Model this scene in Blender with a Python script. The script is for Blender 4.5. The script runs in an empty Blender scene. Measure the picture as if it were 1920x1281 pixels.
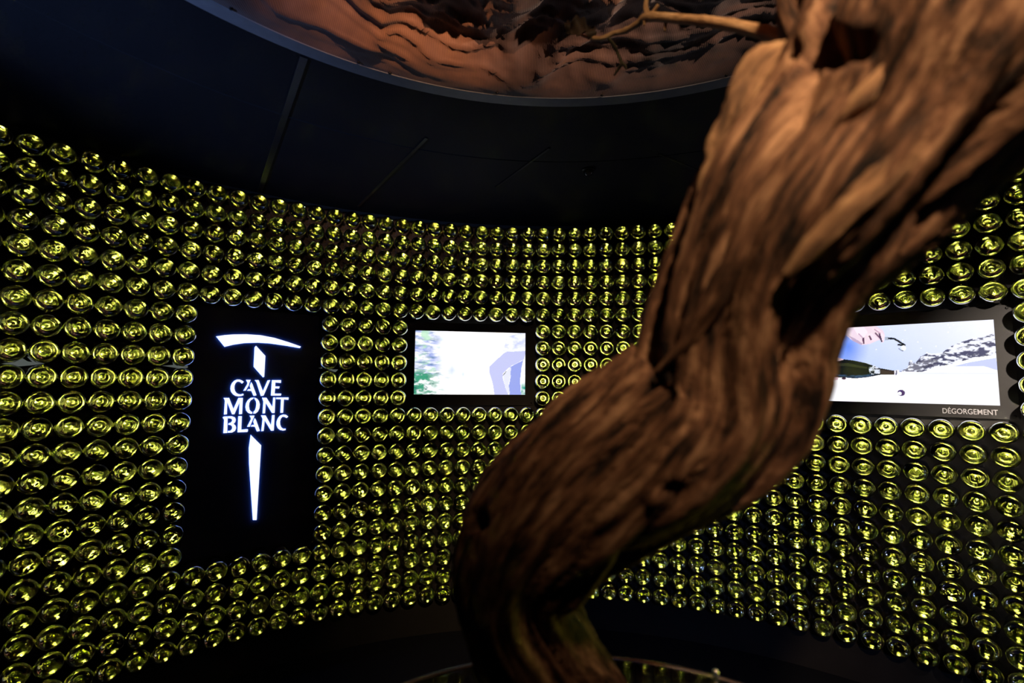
import bpy, bmesh, math, random
import numpy as np
from mathutils import Vector, Matrix, noise

random.seed(7)
S = bpy.context.scene
COL = S.collection

# ------------------------------------------------------------------ camera
EYE = Vector((-0.1868, -0.3544, 1.45))          # the room's axis is the world origin
FPX, PITCH, ROLL = 890.84, 0.0841, -0.0084
_F = Vector((0, math.cos(PITCH), math.sin(PITCH)))
_U = Vector((0, -math.sin(PITCH), math.cos(PITCH)))
_X = Vector((1, 0, 0))
RIGHT = _X * math.cos(ROLL) - _U * math.sin(ROLL)
UP = _X * math.sin(ROLL) + _U * math.cos(ROLL)
cam_data = bpy.data.cameras.new('camera')
cam = bpy.data.objects.new('camera', cam_data)
COL.objects.link(cam)
m = Matrix((RIGHT, UP, -_F)).transposed().to_4x4()
m.translation = EYE
cam.matrix_world = m
cam_data.sensor_width = 36.0
cam_data.lens = FPX / 1920 * 36
cam_data.clip_start = 0.02
cam_data.dof.use_dof = True
cam_data.dof.focus_distance = 2.35
cam_data.dof.aperture_fstop = 2.3
S.camera = cam

# ------------------------------------------------------------------ world, exposure
w = bpy.data.worlds.new('dark_room')
S.world = w
w.use_nodes = True
w.node_tree.nodes['Background'].inputs[0].default_value = (0, 0, 0, 1)
w.node_tree.nodes['Background'].inputs[1].default_value = 0
S.view_settings.view_transform = 'Standard'
S.view_settings.look = 'None'
S.view_settings.exposure = 0.0
S.view_settings.gamma = 1.0
S.view_settings.use_curve_mapping = False
S.cycles.caustics_reflective = False
S.cycles.caustics_refractive = False
S.cycles.max_bounces = 10
S.cycles.adaptive_threshold = 0.015
S.cycles.transmission_bounces = 9
S.cycles.glossy_bounces = 8
S.cycles.sample_clamp_indirect = 25.0

# ------------------------------------------------------------------ lamps of the room, and added fill lights
def spot(name, loc, aim, col, power, angle, blend=0.6, size=0.03):
    d = bpy.data.lights.new(name, 'SPOT')
    d.color = col
    d.energy = power
    d.spot_size = math.radians(angle)
    d.spot_blend = blend
    d.shadow_soft_size = size
    o = bpy.data.objects.new(name, d)
    COL.objects.link(o)
    o.location = loc
    o.rotation_euler = (Vector(aim) - Vector(loc)).to_track_quat('-Z', 'Y').to_euler()
    return o
spot('ceiling_spotlight', (0.12, -0.80, 2.40), (0.20, 0.02, 1.84), (1.0, 0.66, 0.40), 95, 50, 1.0)
spot('fabric_spotlight', (-0.12, -0.25, 2.445), (-0.48, 0.80, 2.74), (1.0, 0.50, 0.27), 120, 50, 1.0, 0.012)
spot('fabric_spotlight', (0.75, 0.15, 2.445), (0.20, 0.95, 2.70), (0.9, 0.60, 0.44), 60, 60, 1.0, 0.012)
spot('cane_fill_light', (-0.08, -0.28, 2.36), (0.04, 0.50, 2.10), (1.0, 0.70, 0.42), 11, 34, 1.0)  # unseen fill, added to brighten the cane along its length
spot('blue_wash_light', (-1.85, -0.50, 1.85), (-1.42, 0.65, 2.43), (0.26, 0.42, 1.0), 110, 46, 1.0)  # added spot standing in for the blue light from the left
spot('blue_floor_fill', (0.2, -2.3, 2.2), (1.3, 1.7, 0.0), (0.30, 0.42, 1.0), 45, 42, 1.0, 0.1)  # unseen blue fill, added to tint the floor and low wall
spot('wall_spotlight', (1.0, -0.35, 2.38), (2.05, 1.30, 1.30), (1.0, 0.84, 0.70), 380, 40, 1.0)
spot('bottle_glow_fill', (1.75, 0.85, 0.55), (0.0, 0.25, 1.18), (0.80, 0.85, 0.12), 22, 24, 1.0, 0.22)  # added spot standing in for the bottles' glow on the lower trunk

# ------------------------------------------------------------------ helpers
def ray(px, py):
    """world direction through a point of the 1920x1281 frame (depth 1 along the view axis)"""
    return RIGHT * ((px - 960) / FPX) + UP * ((640.5 - py) / FPX) + _F
def at_depth(px, py, d):
    return EYE + ray(px, py) * d
def at_z(px, py, z):
    r = ray(px, py)
    return EYE + r * ((z - EYE.z) / r.z)
def project(p):
    q = p - EYE
    d = q.dot(_F)
    return 960 + FPX * q.dot(RIGHT) / d, 640.5 - FPX * q.dot(UP) / d, d

def tag(o, label=None, cat=None, group=None, kind=None):
    if label: o['label'] = label
    if cat: o['category'] = cat
    if group: o['group'] = group
    if kind: o['kind'] = kind
    return o
def link(name, data, mats=(), parent=None, mat=None):
    if data is not None and hasattr(data, 'materials'):
        for x in (mats if isinstance(mats, (list, tuple)) else [mats]):
            data.materials.append(x)
    o = bpy.data.objects.new(name, data)
    COL.objects.link(o)
    if parent is not None: o.parent = parent
    if mat is not None: o.matrix_world = mat
    return o
def empty(name, loc=(0, 0, 0)):
    o = bpy.data.objects.new(name, None)
    o.empty_display_size = 0.05
    COL.objects.link(o)
    o.location = loc
    return o
def mesh(name, verts, faces, smooth=False, mi=None):
    me = bpy.data.meshes.new(name)
    me.from_pydata([tuple(v) for v in verts], [], faces)
    if smooth: me.polygons.foreach_set('use_smooth', [True] * len(me.polygons))
    if mi: me.polygons.foreach_set('material_index', mi)
    me.update()
    return me
def box_vf(x0, x1, y0, y1, z0, z1):
    v = [(x0,y0,z0),(x1,y0,z0),(x1,y1,z0),(x0,y1,z0),(x0,y0,z1),(x1,y0,z1),(x1,y1,z1),(x0,y1,z1)]
    f = [(0,3,2,1),(4,5,6,7),(0,1,5,4),(1,2,6,5),(2,3,7,6),(3,0,4,7)]
    return v, f
def local_mesh(name, pts_world, faces, inv, smooth=False):
    return mesh(name, [inv @ Vector(p) for p in pts_world], faces, smooth)

# ------------------------------------------------------------------ materials
def nmat(name):
    x = bpy.data.materials.new(name)
    x.use_nodes = True
    nt = x.node_tree
    return x, nt, nt.nodes['Principled BSDF']
def N(nt, t, **kw):
    n = nt.nodes.new(t)
    for k, v in kw.items():
        if k.startswith('_'): setattr(n, k[1:], v)
        else: n.inputs[k.replace('__', ' ')].default_value = v
    return n
def plain(name, col, rough=0.6, metal=0.0, spec=0.5, var=0.25, scale=40, bump=0.0, bscale=200):
    """one colour with fine procedural variation and relief"""
    x, nt, b = nmat(name)
    tc = N(nt, 'ShaderNodeTexCoord')
    nz = N(nt, 'ShaderNodeTexNoise', Scale=scale, Detail=4.0)
    nt.links.new(tc.outputs['Object'], nz.inputs['Vector'])
    mr = N(nt, 'ShaderNodeMapRange')
    mr.inputs['To Min'].default_value = 1 - var
    mr.inputs['To Max'].default_value = 1 + var
    nt.links.new(nz.outputs['Fac'], mr.inputs['Value'])
    mx = N(nt, 'ShaderNodeVectorMath', _operation='SCALE')
    mx.inputs[0].default_value = col[:3]
    nt.links.new(mr.outputs[0], mx.inputs['Scale'])
    nt.links.new(mx.outputs[0], b.inputs['Base Color'])
    b.inputs['Roughness'].default_value = rough
    b.inputs['Metallic'].default_value = metal
    b.inputs['Specular IOR Level'].default_value = spec
    if bump:
        n2 = N(nt, 'ShaderNodeTexNoise', Scale=bscale, Detail=3.0)
        nt.links.new(tc.outputs['Object'], n2.inputs['Vector'])
        bp = N(nt, 'ShaderNodeBump', Strength=bump, Distance=0.002)
        nt.links.new(n2.outputs['Fac'], bp.inputs['Height'])
        nt.links.new(bp.outputs[0], b.inputs['Normal'])
    return x
def emit(name, col, strength):
    x, nt, b = nmat(name)
    b.inputs['Base Color'].default_value = (*col, 1)
    b.inputs['Emission Color'].default_value = (*col, 1)
    b.inputs['Emission Strength'].default_value = strength
    return x

M = {}
M['wall'] = plain('black_wall_panel', (0.034, 0.032, 0.027), 0.6, var=0.35, scale=6, bump=0.15)
M['ceiling'] = plain('black_ceiling', (0.009, 0.010, 0.013), 0.75, spec=0.3, var=0.4, scale=120, bump=0.3, bscale=400)
M['floor'] = plain('black_floor', (0.016, 0.018, 0.024), 0.8, spec=0.25, var=0.4, scale=200, bump=0.3, bscale=600)

def glass_mat():
    x, nt, b = nmat('olive_bottle_glass')
    b.inputs['Base Color'].default_value = (0.222, 0.257, 0.056, 1)
    b.inputs['Roughness'].default_value = 0.0
    b.inputs['Transmission Weight'].default_value = 1.0
    b.inputs['IOR'].default_value = 1.52
    return x
M['glass'] = glass_mat()
M['led'] = emit('warm_led', (1.0, 0.88, 0.5), 13000.0)
M['led'].cycles.emission_sampling = 'NONE'

# ------------------------------------------------------------------ the bottle wall's grid
R0 = 2.4927                       # radius at which the bottle bases face the room
PROUD = 0.10                     # how far they stand out of the black panel
RW = R0 + PROUD
ROWS = 22
Z0 = EYE.z + 0.9029
def col_angle(c):
    k = c - 24
    q = max(-26, min(26, k))
    return -0.0756 + k * 0.0378 + 0.2634e-4 * (q * q + 2 * q * (k - q))
def col_dir(c):
    a = col_angle(c)
    return Vector((math.sin(a), math.cos(a), 0))
def row_z(r): return Z0 - 0.1 * r
def bottle_pos(c, r):
    p = col_dir(c) * R0
    p.z = row_z(r)
    return p
def blocked(c, r):
    """cells taken by the logo panel and the two screens"""
    if 7 <= c <= 12 and 6 <= r <= 17: return True
    if 18 <= c <= 25 and 6 <= r <= 10: return True
    if 41 <= c <= 48 and 6 <= r <= 10: return True
    return False
C0, C1 = -45, 93                  # the ring of columns, open at the entrance behind the camera
CEIL_Z = EYE.z + 0.985

def lathe(profile, segs, wob=0.0, seed=0):
    v, f = [], []
    for (r, z) in profile:
        for s in range(segs):
            t = 2 * math.pi * s / segs
            rr = r
            zz = z
            if wob and r > 0.003:
                nn = noise.noise(Vector((math.cos(t) * 2.2 + seed, math.sin(t) * 2.2, z * 30)))
                rr = r * (1 + wob * nn)
                zz = z + wob * 0.02 * noise.noise(Vector((math.cos(t) * 1.7, math.sin(t) * 1.7 + seed, r * 60)))
            v.append((rr * math.cos(t), rr * math.sin(t), zz))
    n = len(profile)
    for i in range(n - 1):
        for s in range(segs):
            a, b = i * segs + s, i * segs + (s + 1) % segs
            f.append((a, b, b + segs, a + segs))
    f.append(tuple(range(segs - 1, -1, -1)))
    f.append(tuple(range((n - 1) * segs, n * segs)))
    return v, f
# ------------------------------------------------------------------ floor, wall
def disc_vf(r, z, n=96, flip=False):
    v = [(r * math.sin(2 * math.pi * i / n), r * math.cos(2 * math.pi * i / n), z) for i in range(n)]
    f = tuple(range(n))
    return v, [f if flip else f[::-1]]
v, f = disc_vf(RW + 0.02, 0.0)
tag(link('floor', mesh('floor', v, f), M['floor']), kind='structure')

def wall_mesh():
    """black curved panel with a round hole for every bottle"""
    v, f = [], []
    H, NS = 0.0436, 16
    def P(a, z): return (RW * math.sin(a), RW * math.cos(a), z)
    for c in range(C0, C1):
        ac = col_angle(c)
        a0 = (col_angle(c - 1) + ac) / 2
        a1 = (col_angle(c + 1) + ac) / 2
        # plain strips under and over the bottles
        for (za, zb) in ((0.0, row_z(ROWS - 1) - 0.05), (row_z(0) + 0.05, CEIL_Z + 0.02)):
            i = len(v)
            v += [P(a0, za), P(a1, za), P(a1, zb), P(a0, zb)]
            f.append((i, i + 1, i + 2, i + 3))
        for r in range(ROWS):
            z = row_z(r)
            i = len(v)
            if blocked(c, r):
                v += [P(a0, z - .05), P(a1, z - .05), P(a1, z + .05), P(a0, z + .05)]
                f.append((i, i + 1, i + 2, i + 3))
                continue
            # 16 outer points on the cell's border, 16 on the hole
            hw0, hw1 = (ac - a0), (a1 - ac)
            for s in range(NS):
                t = 2 * math.pi * s / NS
                cx, cz = math.cos(t), math.sin(t)
                k = 1 / max(abs(cx), abs(cz))
                ex, ez = cx * k, cz * k
                v.append(P(ac + ex * (hw1 if ex > 0 else hw0), z + ez * .05))
            for s in range(NS):
                t = 2 * math.pi * s / NS
                v.append(P(ac + math.cos(t) * H / RW, z + math.sin(t) * H))
            for s in range(NS):
                s2 = (s + 1) % NS
                f.append((i + s, i + s2, i + NS + s2, i + NS + s))
    return mesh('wall_round', v, f)
wall = tag(link('wall_round', wall_mesh(), M['wall']), kind='structure')

# ------------------------------------------------------------------ bottles
PROFILE = [(.001,-.0265),(.005,-.0275),(.008,-.0300),(.014,-.0275),(.022,-.0195),(.028,-.0105),(.032,-.0040),
           (.0350,-.0007),(.0375,-.0003),(.0405,-.0032),(.0430,-.0085),(.0440,-.016),(.0440,-.06),(.0440,-.13),
           (.0420,-.16),(.032,-.20),(.020,-.235),(.0145,-.27),(.0140,-.30),(.0095,-.30),(.0095,-.27),(.0150,-.235),
           (.0270,-.20),(.0370,-.16),(.0395,-.13),(.0395,-.06),(.0395,-.026),(.0375,-.0185),(.0335,-.0165),
           (.0285,-.0200),(.022,-.0275),(.014,-.0350),(.006,-.0385),(.001,-.0390)]
LOW = [(.001,-.027),(.014,-.0275),(.028,-.0105),(.0365,-.0003),(.0425,-.006),(.0440,-.016),(.0440,-.13),(.032,-.20),
       (.0142,-.27),(.0140,-.30),(.0095,-.30),(.0095,-.27),(.027,-.20),(.0395,-.13),(.0395,-.024),(.0335,-.0165),
       (.022,-.0275),(.001,-.0390)]
FAT = 1.05
PROFILE = [(r * FAT, z) for (r, z) in PROFILE]
LOW = [(r * FAT, z) for (r, z) in LOW]
def led_vf(seed, n=6):
    """small diodes: one at the bottle's mouth, three beads round its shoulder, two behind the panel"""
    rr = random.Random(seed)
    x, y, z, r = rr.uniform(-.003, .003), rr.uniform(-.003, .003), -.306, .0072
    v = [(x + r * math.cos(2*math.pi*k/n), y + r * math.sin(2*math.pi*k/n), z) for k in range(n)]
    f = [tuple(range(n))]
    for (rad, zz, size, spread, cnt) in ((.041, -.225, .0044, .25, 3), (.0452, -.180, .0032, .12, 2)):
        t0 = rr.uniform(0, 1.5)
        for i in range(cnt):
            t = t0 + i * 2 * math.pi / cnt + rr.uniform(-spread, spread)
            c = (rad * math.cos(t), rad * math.sin(t), zz - rr.uniform(-.012, .012))
            i0 = len(v)
            for d in ((1,0,0),(-1,0,0),(0,1,0),(0,-1,0),(0,0,1),(0,0,-1)):
                v.append(tuple(c[k] + size * d[k] for k in range(3)))
            for q in ((0,2,4),(2,1,4),(1,3,4),(3,0,4),(2,0,5),(1,2,5),(3,1,5),(0,3,5)):
                f.append(tuple(i0 + k for k in q))
    return v, f
bottle_meshes, led_meshes = [], []
for k in range(4):
    v, f = lathe(PROFILE, 22, 0.028, k * 9.7)
    me = mesh('bottle', v, f, True)
    me.materials.append(M['glass'])
    bottle_meshes.append((v, f, me))
    v, f = led_vf(k)
    me = mesh('led_lamp', v, f)
    me.materials.append(M['led'])
    led_meshes.append((v, f, me))
low_v, low_f = lathe(LOW, 12)

def bottle_matrix(c, r, spin):
    d = col_dir(c)
    z = -d
    x = Vector((0, 0, 1)).cross(z).normalized()
    y = z.cross(x)
    mm = Matrix((x, y, z)).transposed().to_4x4()
    mm.translation = bottle_pos(c, r)
    tilt = Matrix.Rotation(random.gauss(0, 0.005), 4, 'X') @ Matrix.Rotation(random.gauss(0, 0.005), 4, 'Y')
    return mm @ tilt @ Matrix.Rotation(spin, 4, 'Z')

TRUNK_R = [(1095,1281),(1150,1060),(1330,940),(1470,890),(1540,830),(1565,700),(1600,590),(1650,480),(1700,430),(1790,390),(1850,340),(1920,310)]
TRUNK_L = [(848,1281),(848,1030),(885,930),(970,795),(1190,690),(1225,600),(1270,470),(1320,380),(1380,250)]
def behind_trunk(px, py):
    def at(poly):
        ys = [(y, x) for (x, y) in poly]
        ys.sort()
        if py <= ys[0][0]: return ys[0][1]
        for (ya, xa), (yb, xb) in zip(ys, ys[1:]):
            if ya <= py <= yb: return xa + (xb - xa) * (py - ya) / (yb - ya)
        return ys[-1][1]
    return at(TRUNK_L) < px < at(TRUNK_R)
ORD = ['first','second','third','fourth','fifth','sixth','seventh','eighth','ninth','tenth','eleventh','twelfth',
       'thirteenth','fourteenth','fifteenth','sixteenth','seventeenth','eighteenth','nineteenth','twentieth',
       'twenty-first','twenty-second','twenty-third','twenty-fourth']
def bottle_label(c, r):
    if c <= 6:
        return 'glowing green bottle in %s row from top, %s column left of white logo panel' % (ORD[r], ORD[6 - c])
    if c <= 12:
        side, k = ('above', 5 - r) if r < 6 else ('below', r - 18)
        return 'glowing green bottle in %s row %s white logo panel, %s column from its left end' % (ORD[k], side, ORD[c - 7])
    if 41 <= c <= 48:
        side, k = ('above', 5 - r) if r < 6 else ('below', r - 11)
        return 'glowing green bottle in %s row %s mountain screen, %s column from its right end' % (ORD[k], side, ORD[48 - c])
    if c >= 49:
        return 'glowing green bottle in %s row from top, %s column right of mountain screen' % (ORD[r], ORD[c - 49])
    return 'glowing green bottle in %s row from bottom, %s column left of mountain screen' % (ORD[21 - r], ORD[40 - c])

cells = [(c, r) for c in range(C0 + 1, C1 - 1) for r in range(ROWS) if not blocked(c, r)]
ranked = []
for (c, r) in cells:
    px, py, d = project(bottle_pos(c, r))
    if d > 0.3 and -8 < px < 1928 and -8 < py < 1289 and not behind_trunk(px, py):
        ranked.append((d, c, r))
ranked.sort()
single = {(c, r) for (d, c, r) in ranked[:300]}
near_v, near_f, near_m, far_v, far_f, far_m = [], [], [], [], [], []
for (c, r) in cells:
    k = random.randrange(4)
    mm = bottle_matrix(c, r, random.uniform(0, 6.28))
    if (c, r) in single:
        o = bpy.data.objects.new('bottle', bottle_meshes[k][2])
        COL.objects.link(o)
        o.matrix_world = mm
        tag(o, bottle_label(c, r), 'bottle', 'bottles standing out of the round wall')
        l = bpy.data.objects.new('led_lamp', led_meshes[k][2])
        COL.objects.link(l)
        l.parent = o
        continue
    px, py, d = project(bottle_pos(c, r))
    hi = d > 0.2 and -200 < px < 2120
    V, F, MI = (near_v, near_f, near_m) if hi else (far_v, far_f, far_m)
    for (v, f, mi) in ((bottle_meshes[k][0], bottle_meshes[k][1], 0) if hi else (low_v, low_f, 0),
                       (led_meshes[k][0], led_meshes[k][1], 1)):
        i = len(V)
        V.extend(mm @ Vector(p) for p in v)
        F.extend(tuple(i + q for q in face) for face in f)
        MI.extend([mi] * len(f))
tag(link('bottle_field', mesh('bottle_field', near_v, near_f, True, near_m), [M['glass'], M['led']]),
    'glowing green bottle bases filling the middle of the round wall', 'bottles', kind='stuff')
tag(link('bottle_field', mesh('bottle_field', far_v, far_f, True, far_m), [M['glass'], M['led']]),
    'glowing green bottle bases on the round wall outside the picture', 'bottles', kind='stuff')
# ------------------------------------------------------------------ ceiling with its round opening
M['trim'] = plain('painted_trim', (0.26, 0.27, 0.28), 0.5, var=0.2, scale=30, bump=0.1)
M['strip'] = plain('dull_metal_strip', (0.05, 0.05, 0.055), 0.32, metal=0.7, var=0.2, scale=60)
M['screw'] = plain('dark_screw', (0.03, 0.03, 0.03), 0.35, metal=0.8)
RING_C = Vector((0.147 * 0.985 + EYE.x, 0.311 * 0.985 + EYE.y, CEIL_Z))
RING_O, RING_I = 1.306, 1.252
def ring_pt(a, r, z=0.0):
    return (RING_C.x + r * math.sin(a), RING_C.y + r * math.cos(a), RING_C.z + z)
NR = 128
v, f = [], []
for i in range(NR):
    a = 2 * math.pi * i / NR
    v.append(ring_pt(a, RING_O - 0.01))
    v.append(((RW + .02) * math.sin(a), (RW + .02) * math.cos(a), CEIL_Z))
for i in range(NR):
    j = (i + 1) % NR
    f.append((2*i, 2*i+1, 2*j+1, 2*j))
ceiling = tag(link('ceiling', mesh('ceiling', v, f), M['ceiling']), kind='structure')

def flat_strip(name, a, b, width, thick, z, mat, parent):
    d = Vector((b.x - a.x, b.y - a.y, 0))
    n = Vector((-d.y, d.x, 0)).normalized() * (width / 2)
    a0, b0 = Vector((a.x, a.y, z)), Vector((b.x, b.y, z))
    t = Vector((0, 0, -thick))
    q = [a0 - n, a0 + n, b0 + n, b0 - n]
    vv = q + [p + t for p in q]
    ff = [(0,1,2,3),(7,6,5,4),(0,4,5,1),(1,5,6,2),(2,6,7,3),(3,7,4,0)]
    return link(name, mesh(name, vv, ff), mat, parent)
for (p, q, wd) in (((570,106),(487,359),.022), ((800,258),(672,386),.013), ((1030,277),(930,350),.010), ((1235,288),(1345,333),.008)):
    flat_strip('ceiling_strip', at_z(*p, CEIL_Z), at_z(*q, CEIL_Z), wd, .004, CEIL_Z, M['strip'], ceiling)
# the circular joint between the inner and the outer ceiling boards
v, f = [], []
for i in range(NR):
    a = 2 * math.pi * i / NR
    for (r, z) in ((1.700, 0), (1.703, -.003), (1.708, -.003), (1.711, 0)):
        v.append((r * math.sin(a), r * math.cos(a), CEIL_Z + z))
for i in range(NR):
    j = (i + 1) % NR
    for k in range(3):
        f.append((4*i+k, 4*i+k+1, 4*j+k+1, 4*j+k))
link('joint_bead', mesh('joint_bead', v, f), M['ceiling'], ceiling)

v, f = [], []
prof = [(RING_O, 0.0), (RING_O, -.010), (RING_O - .003, -.012), (RING_I + .003, -.012), (RING_I, -.010), (RING_I, .01)]
NR2 = 192
for i in range(NR2):
    a = 2 * math.pi * i / NR2
    for (r, z) in prof: v.append(ring_pt(a, r, z))
K = len(prof)
for i in range(NR2):
    j = (i + 1) % NR2
    for k in range(K - 1): f.append((K*i+k, K*i+k+1, K*j+k+1, K*j+k))
trim = tag(link('trim_1', mesh('trim_1', v, f), M['trim']), kind='structure')
sv, sf = lathe([(.001, -.003), (.004, -.0028), (.005, -.0015), (.005, .001)], 10)
sme = mesh('screw', sv, sf, True)
sme.materials.append(M['screw'])
for (px, py) in ((433,16),(672,117),(731,137),(932,175),(1129,179),(1362,142)):
    p = at_z(px, py, CEIL_Z - .012)
    o = bpy.data.objects.new('screw', sme)
    COL.objects.link(o)
    o.parent = trim
    o.location = (p.x, p.y, CEIL_Z - .012)

# crumpled brown mesh fabric inside the ring
def fabric_mat():
    x, nt, b = nmat('brown_mesh_fabric')
    tc = N(nt, 'ShaderNodeTexCoord')
    n1 = N(nt, 'ShaderNodeTexNoise', Scale=2.2, Detail=5.0, Roughness=0.6)
    nt.links.new(tc.outputs['Object'], n1.inputs['Vector'])
    cr = N(nt, 'ShaderNodeValToRGB')
    e = cr.color_ramp.elements
    e[0].position, e[0].color = 0.30, (0.045, 0.035, 0.035, 1)
    e[1].position, e[1].color = 0.72, (0.42, 0.21, 0.115, 1)
    k = e.new(0.5); k.color = (0.20, 0.105, 0.075, 1)
    nt.links.new(n1.outputs['Fac'], cr.inputs[0])
    wv = N(nt, 'ShaderNodeTexWave', Scale=62.0, Distortion=0.6)
    wv.inputs['Detail Scale'].default_value = 0.4
    wv.bands_direction = 'X'
    nt.links.new(tc.outputs['Object'], wv.inputs['Vector'])
    mr = N(nt, 'ShaderNodeMapRange')
    mr.inputs['To Min'].default_value = 0.66
    mr.inputs['To Max'].default_value = 1.1
    nt.links.new(wv.outputs['Fac'], mr.inputs['Value'])
    mx = N(nt, 'ShaderNodeVectorMath', _operation='SCALE')
    nt.links.new(cr.outputs[0], mx.inputs[0])
    nt.links.new(mr.outputs[0], mx.inputs['Scale'])
    nt.links.new(mx.outputs[0], b.inputs['Base Color'])
    b.inputs['Roughness'].default_value = 0.6
    b.inputs['Sheen Weight'].default_value = 0.3
    bp = N(nt, 'ShaderNodeBump', Strength=0.25, Distance=0.002)
    nt.links.new(wv.outputs['Fac'], bp.inputs['Height'])
    nt.links.new(bp.outputs[0], b.inputs['Normal'])
    return x
M['fabric'] = fabric_mat()
def ridge(p):
    return 1 - abs(noise.noise(p)) * 2
def crease(p, k=5):
    return max(0.0, 1 - abs(noise.noise(p)) * 1.6) ** k
def fabric_z(x, y, t):
    q = Vector((x, y, 0))
    warp = Vector((noise.noise(q * 1.3 + Vector((3, 1, 0))), noise.noise(q * 1.3 + Vector((7, 4, 2))), 0)) * 0.35
    w2 = Vector((noise.noise(q * 5 + Vector((3, 1, 5))), noise.noise(q * 5 + Vector((7, 4, 6))), 0)) * 0.06
    ang = math.atan2(x, y)
    rad = math.hypot(x, y)
    # broad swags, long creases running round the ring, gathered folds towards the middle
    z = 0.05 * ridge(Vector((ang * 2.6, rad * 4.4, 0.3)) + warp * 3) + 0.030 * ridge(Vector((x * 3.2 + y * 1.5, y * 2.2 - x, 4.0)) + warp * 4)
    rim = max(0.0, min(1.0, (rad - 0.80) / 0.2))
    u = Vector((ang * 3.0, rad * 13.0, 7.3)) + warp * 5 + w2 * 12
    z += rim * (0.016 * crease(u, 9) + 0.007 * crease(u * 2.1 + Vector((5, 3, 1)), 4))
    g = Vector((x * 9.0 - y * 2.0, y * 2.6 + x * 1.5, 11.0)) + warp * 8 + w2 * 10
    z += (1 - 0.75 * rim) * (0.030 * crease(g, 3) + 0.008 * crease(g * 2.3, 3))
    z += 0.003 * ridge(Vector((x * 19, y * 23, 2)) + warp * 12)
    edge = min(1.0, (1 - t) * 9)
    return max(-0.0105, -0.0105 + edge * (0.03 + 0.15 * (1 - t * t) ** 0.7 - z * 1.1 + 0.05))
v, f = [], []
RN, AN = 200, 480
for i in range(RN + 1):
    t = i / RN
    for k in range(AN):
        a = 2 * math.pi * k / AN
        r = t * RING_I
        x, y = r * math.sin(a), r * math.cos(a)
        v.append((RING_C.x + x, RING_C.y + y, CEIL_Z + fabric_z(x, y, t)))
for i in range(RN):
    for k in range(AN):
        k2 = (k + 1) % AN
        f.append((i*AN+k, i*AN+k2, (i+1)*AN+k2, (i+1)*AN+k))
tag(link('ceiling_fabric', mesh('ceiling_fabric', v, f, True), M['fabric']),
    'crumpled brown mesh fabric filling the round ceiling opening', 'fabric')

# clear dome fitting on the ceiling
p = at_z(1103, 318, CEIL_Z)
dome = empty('ceiling_dome', (p.x, p.y, CEIL_Z))
tag(dome, 'small clear dome fitting on the black ceiling above the left screen', 'ceiling fitting')
v, f = lathe([(.030, 0), (.030, -.006), (.026, -.009), (.001, -.009)], 20)
link('base_ring', mesh('base_ring', v, f), M['screw'], dome)
M['clear'] = nmat('clear_dome_plastic')[0]
_b = M['clear'].node_tree.nodes['Principled BSDF']
_b.inputs['Base Color'].default_value = (0.02, 0.02, 0.025, 1)
_b.inputs['Roughness'].default_value = 0.03
v, f = lathe([(.024, -.009), (.0235, -.015), (.020, -.023), (.013, -.029), (.001, -.0315)], 20)
link('dome_cover', mesh('dome_cover', v, f, True), M['clear'], dome)

# ------------------------------------------------------------------ panels in the wall
M['panel'] = plain('satin_black_panel', (0.04, 0.038, 0.036), 0.45, spec=0.4, var=0.3, scale=8, bump=0.05)
M['panel_blue'] = plain('black_acrylic_panel', (0.05, 0.058, 0.085), 0.45, spec=0.4, var=0.3, scale=8, bump=0.05)
class Panel:
    """flat board let into the round wall over columns c0..c1, rows r0..r1"""
    def __init__(s, c0, c1, r0, r1):
        aL = (col_angle(c0 - 1) + col_angle(c0)) / 2
        aR = (col_angle(c1) + col_angle(c1 + 1)) / 2
        am, ha = (aL + aR) / 2, (aR - aL) / 2
        s.hw = RW * math.sin(ha) - 0.004
        dist = RW * math.cos(ha) - 0.006
        z0, z1 = row_z(r1) - 0.05, row_z(r0) + 0.05
        s.hh = (z1 - z0) / 2 - 0.003
        d = Vector((math.sin(am), math.cos(am), 0))
        s.n = -d
        s.ux = Vector((d.y, -d.x, 0))
        s.org = d * dist + Vector((0, 0, (z0 + z1) / 2))
        s.mat = Matrix((s.ux, Vector((0, 0, 1)), s.n)).transposed().to_4x4()     # local: x right, y up, z to the room
        s.mat.translation = s.org
    def uv(s, px, py):
        r = ray(px, py)
        q = EYE + r * ((s.org - EYE).dot(s.n) / r.dot(s.n)) - s.org
        return q.dot(s.ux), q.z
    def root(s, name):
        o = empty(name)
        o.matrix_world = s.mat
        return o
def prism(name, polys, z0, z1, mat, parent, side=None):
    """flat outlines (counter-clockwise or not) raised from z0 to z1, in the parent's local frame"""
    bm = bmesh.new()
    for poly in polys:
        vs = [bm.verts.new((x, y, z1)) for (x, y) in poly]
        fc = bm.faces.new(vs)
        fc.normal_update()
        if fc.normal.z < 0: fc.normal_flip()
        ret = bmesh.ops.extrude_face_region(bm, geom=[fc])
        for g in ret['geom']:
            if isinstance(g, bmesh.types.BMVert): g.co.z = z0
    bmesh.ops.triangulate(bm, faces=[q for q in bm.faces if len(q.verts) > 4])
    bmesh.ops.recalc_face_normals(bm, faces=bm.faces[:])
    me = bpy.data.meshes.new(name)
    bm.to_mesh(me)
    bm.free()
    me.materials.append(mat)
    if side:
        me.materials.append(side)
        for q in me.polygons:
            if abs(q.normal.z) < 0.5: q.material_index = 1
    o = bpy.data.objects.new(name, me)
    COL.objects.link(o)
    o.parent = parent
    return o
def rounded(x0, x1, y0, y1, r, n=4):
    pts = []
    for (cx, cy, a0) in ((x1-r, y1-r, 0), (x0+r, y1-r, 90), (x0+r, y0+r, 180), (x1-r, y0+r, 270)):
        for i in range(n + 1):
            t = math.radians(a0 + 90 * i / n)
            pts.append((cx + r * math.cos(t), cy + r * math.sin(t)))
    return pts

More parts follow.
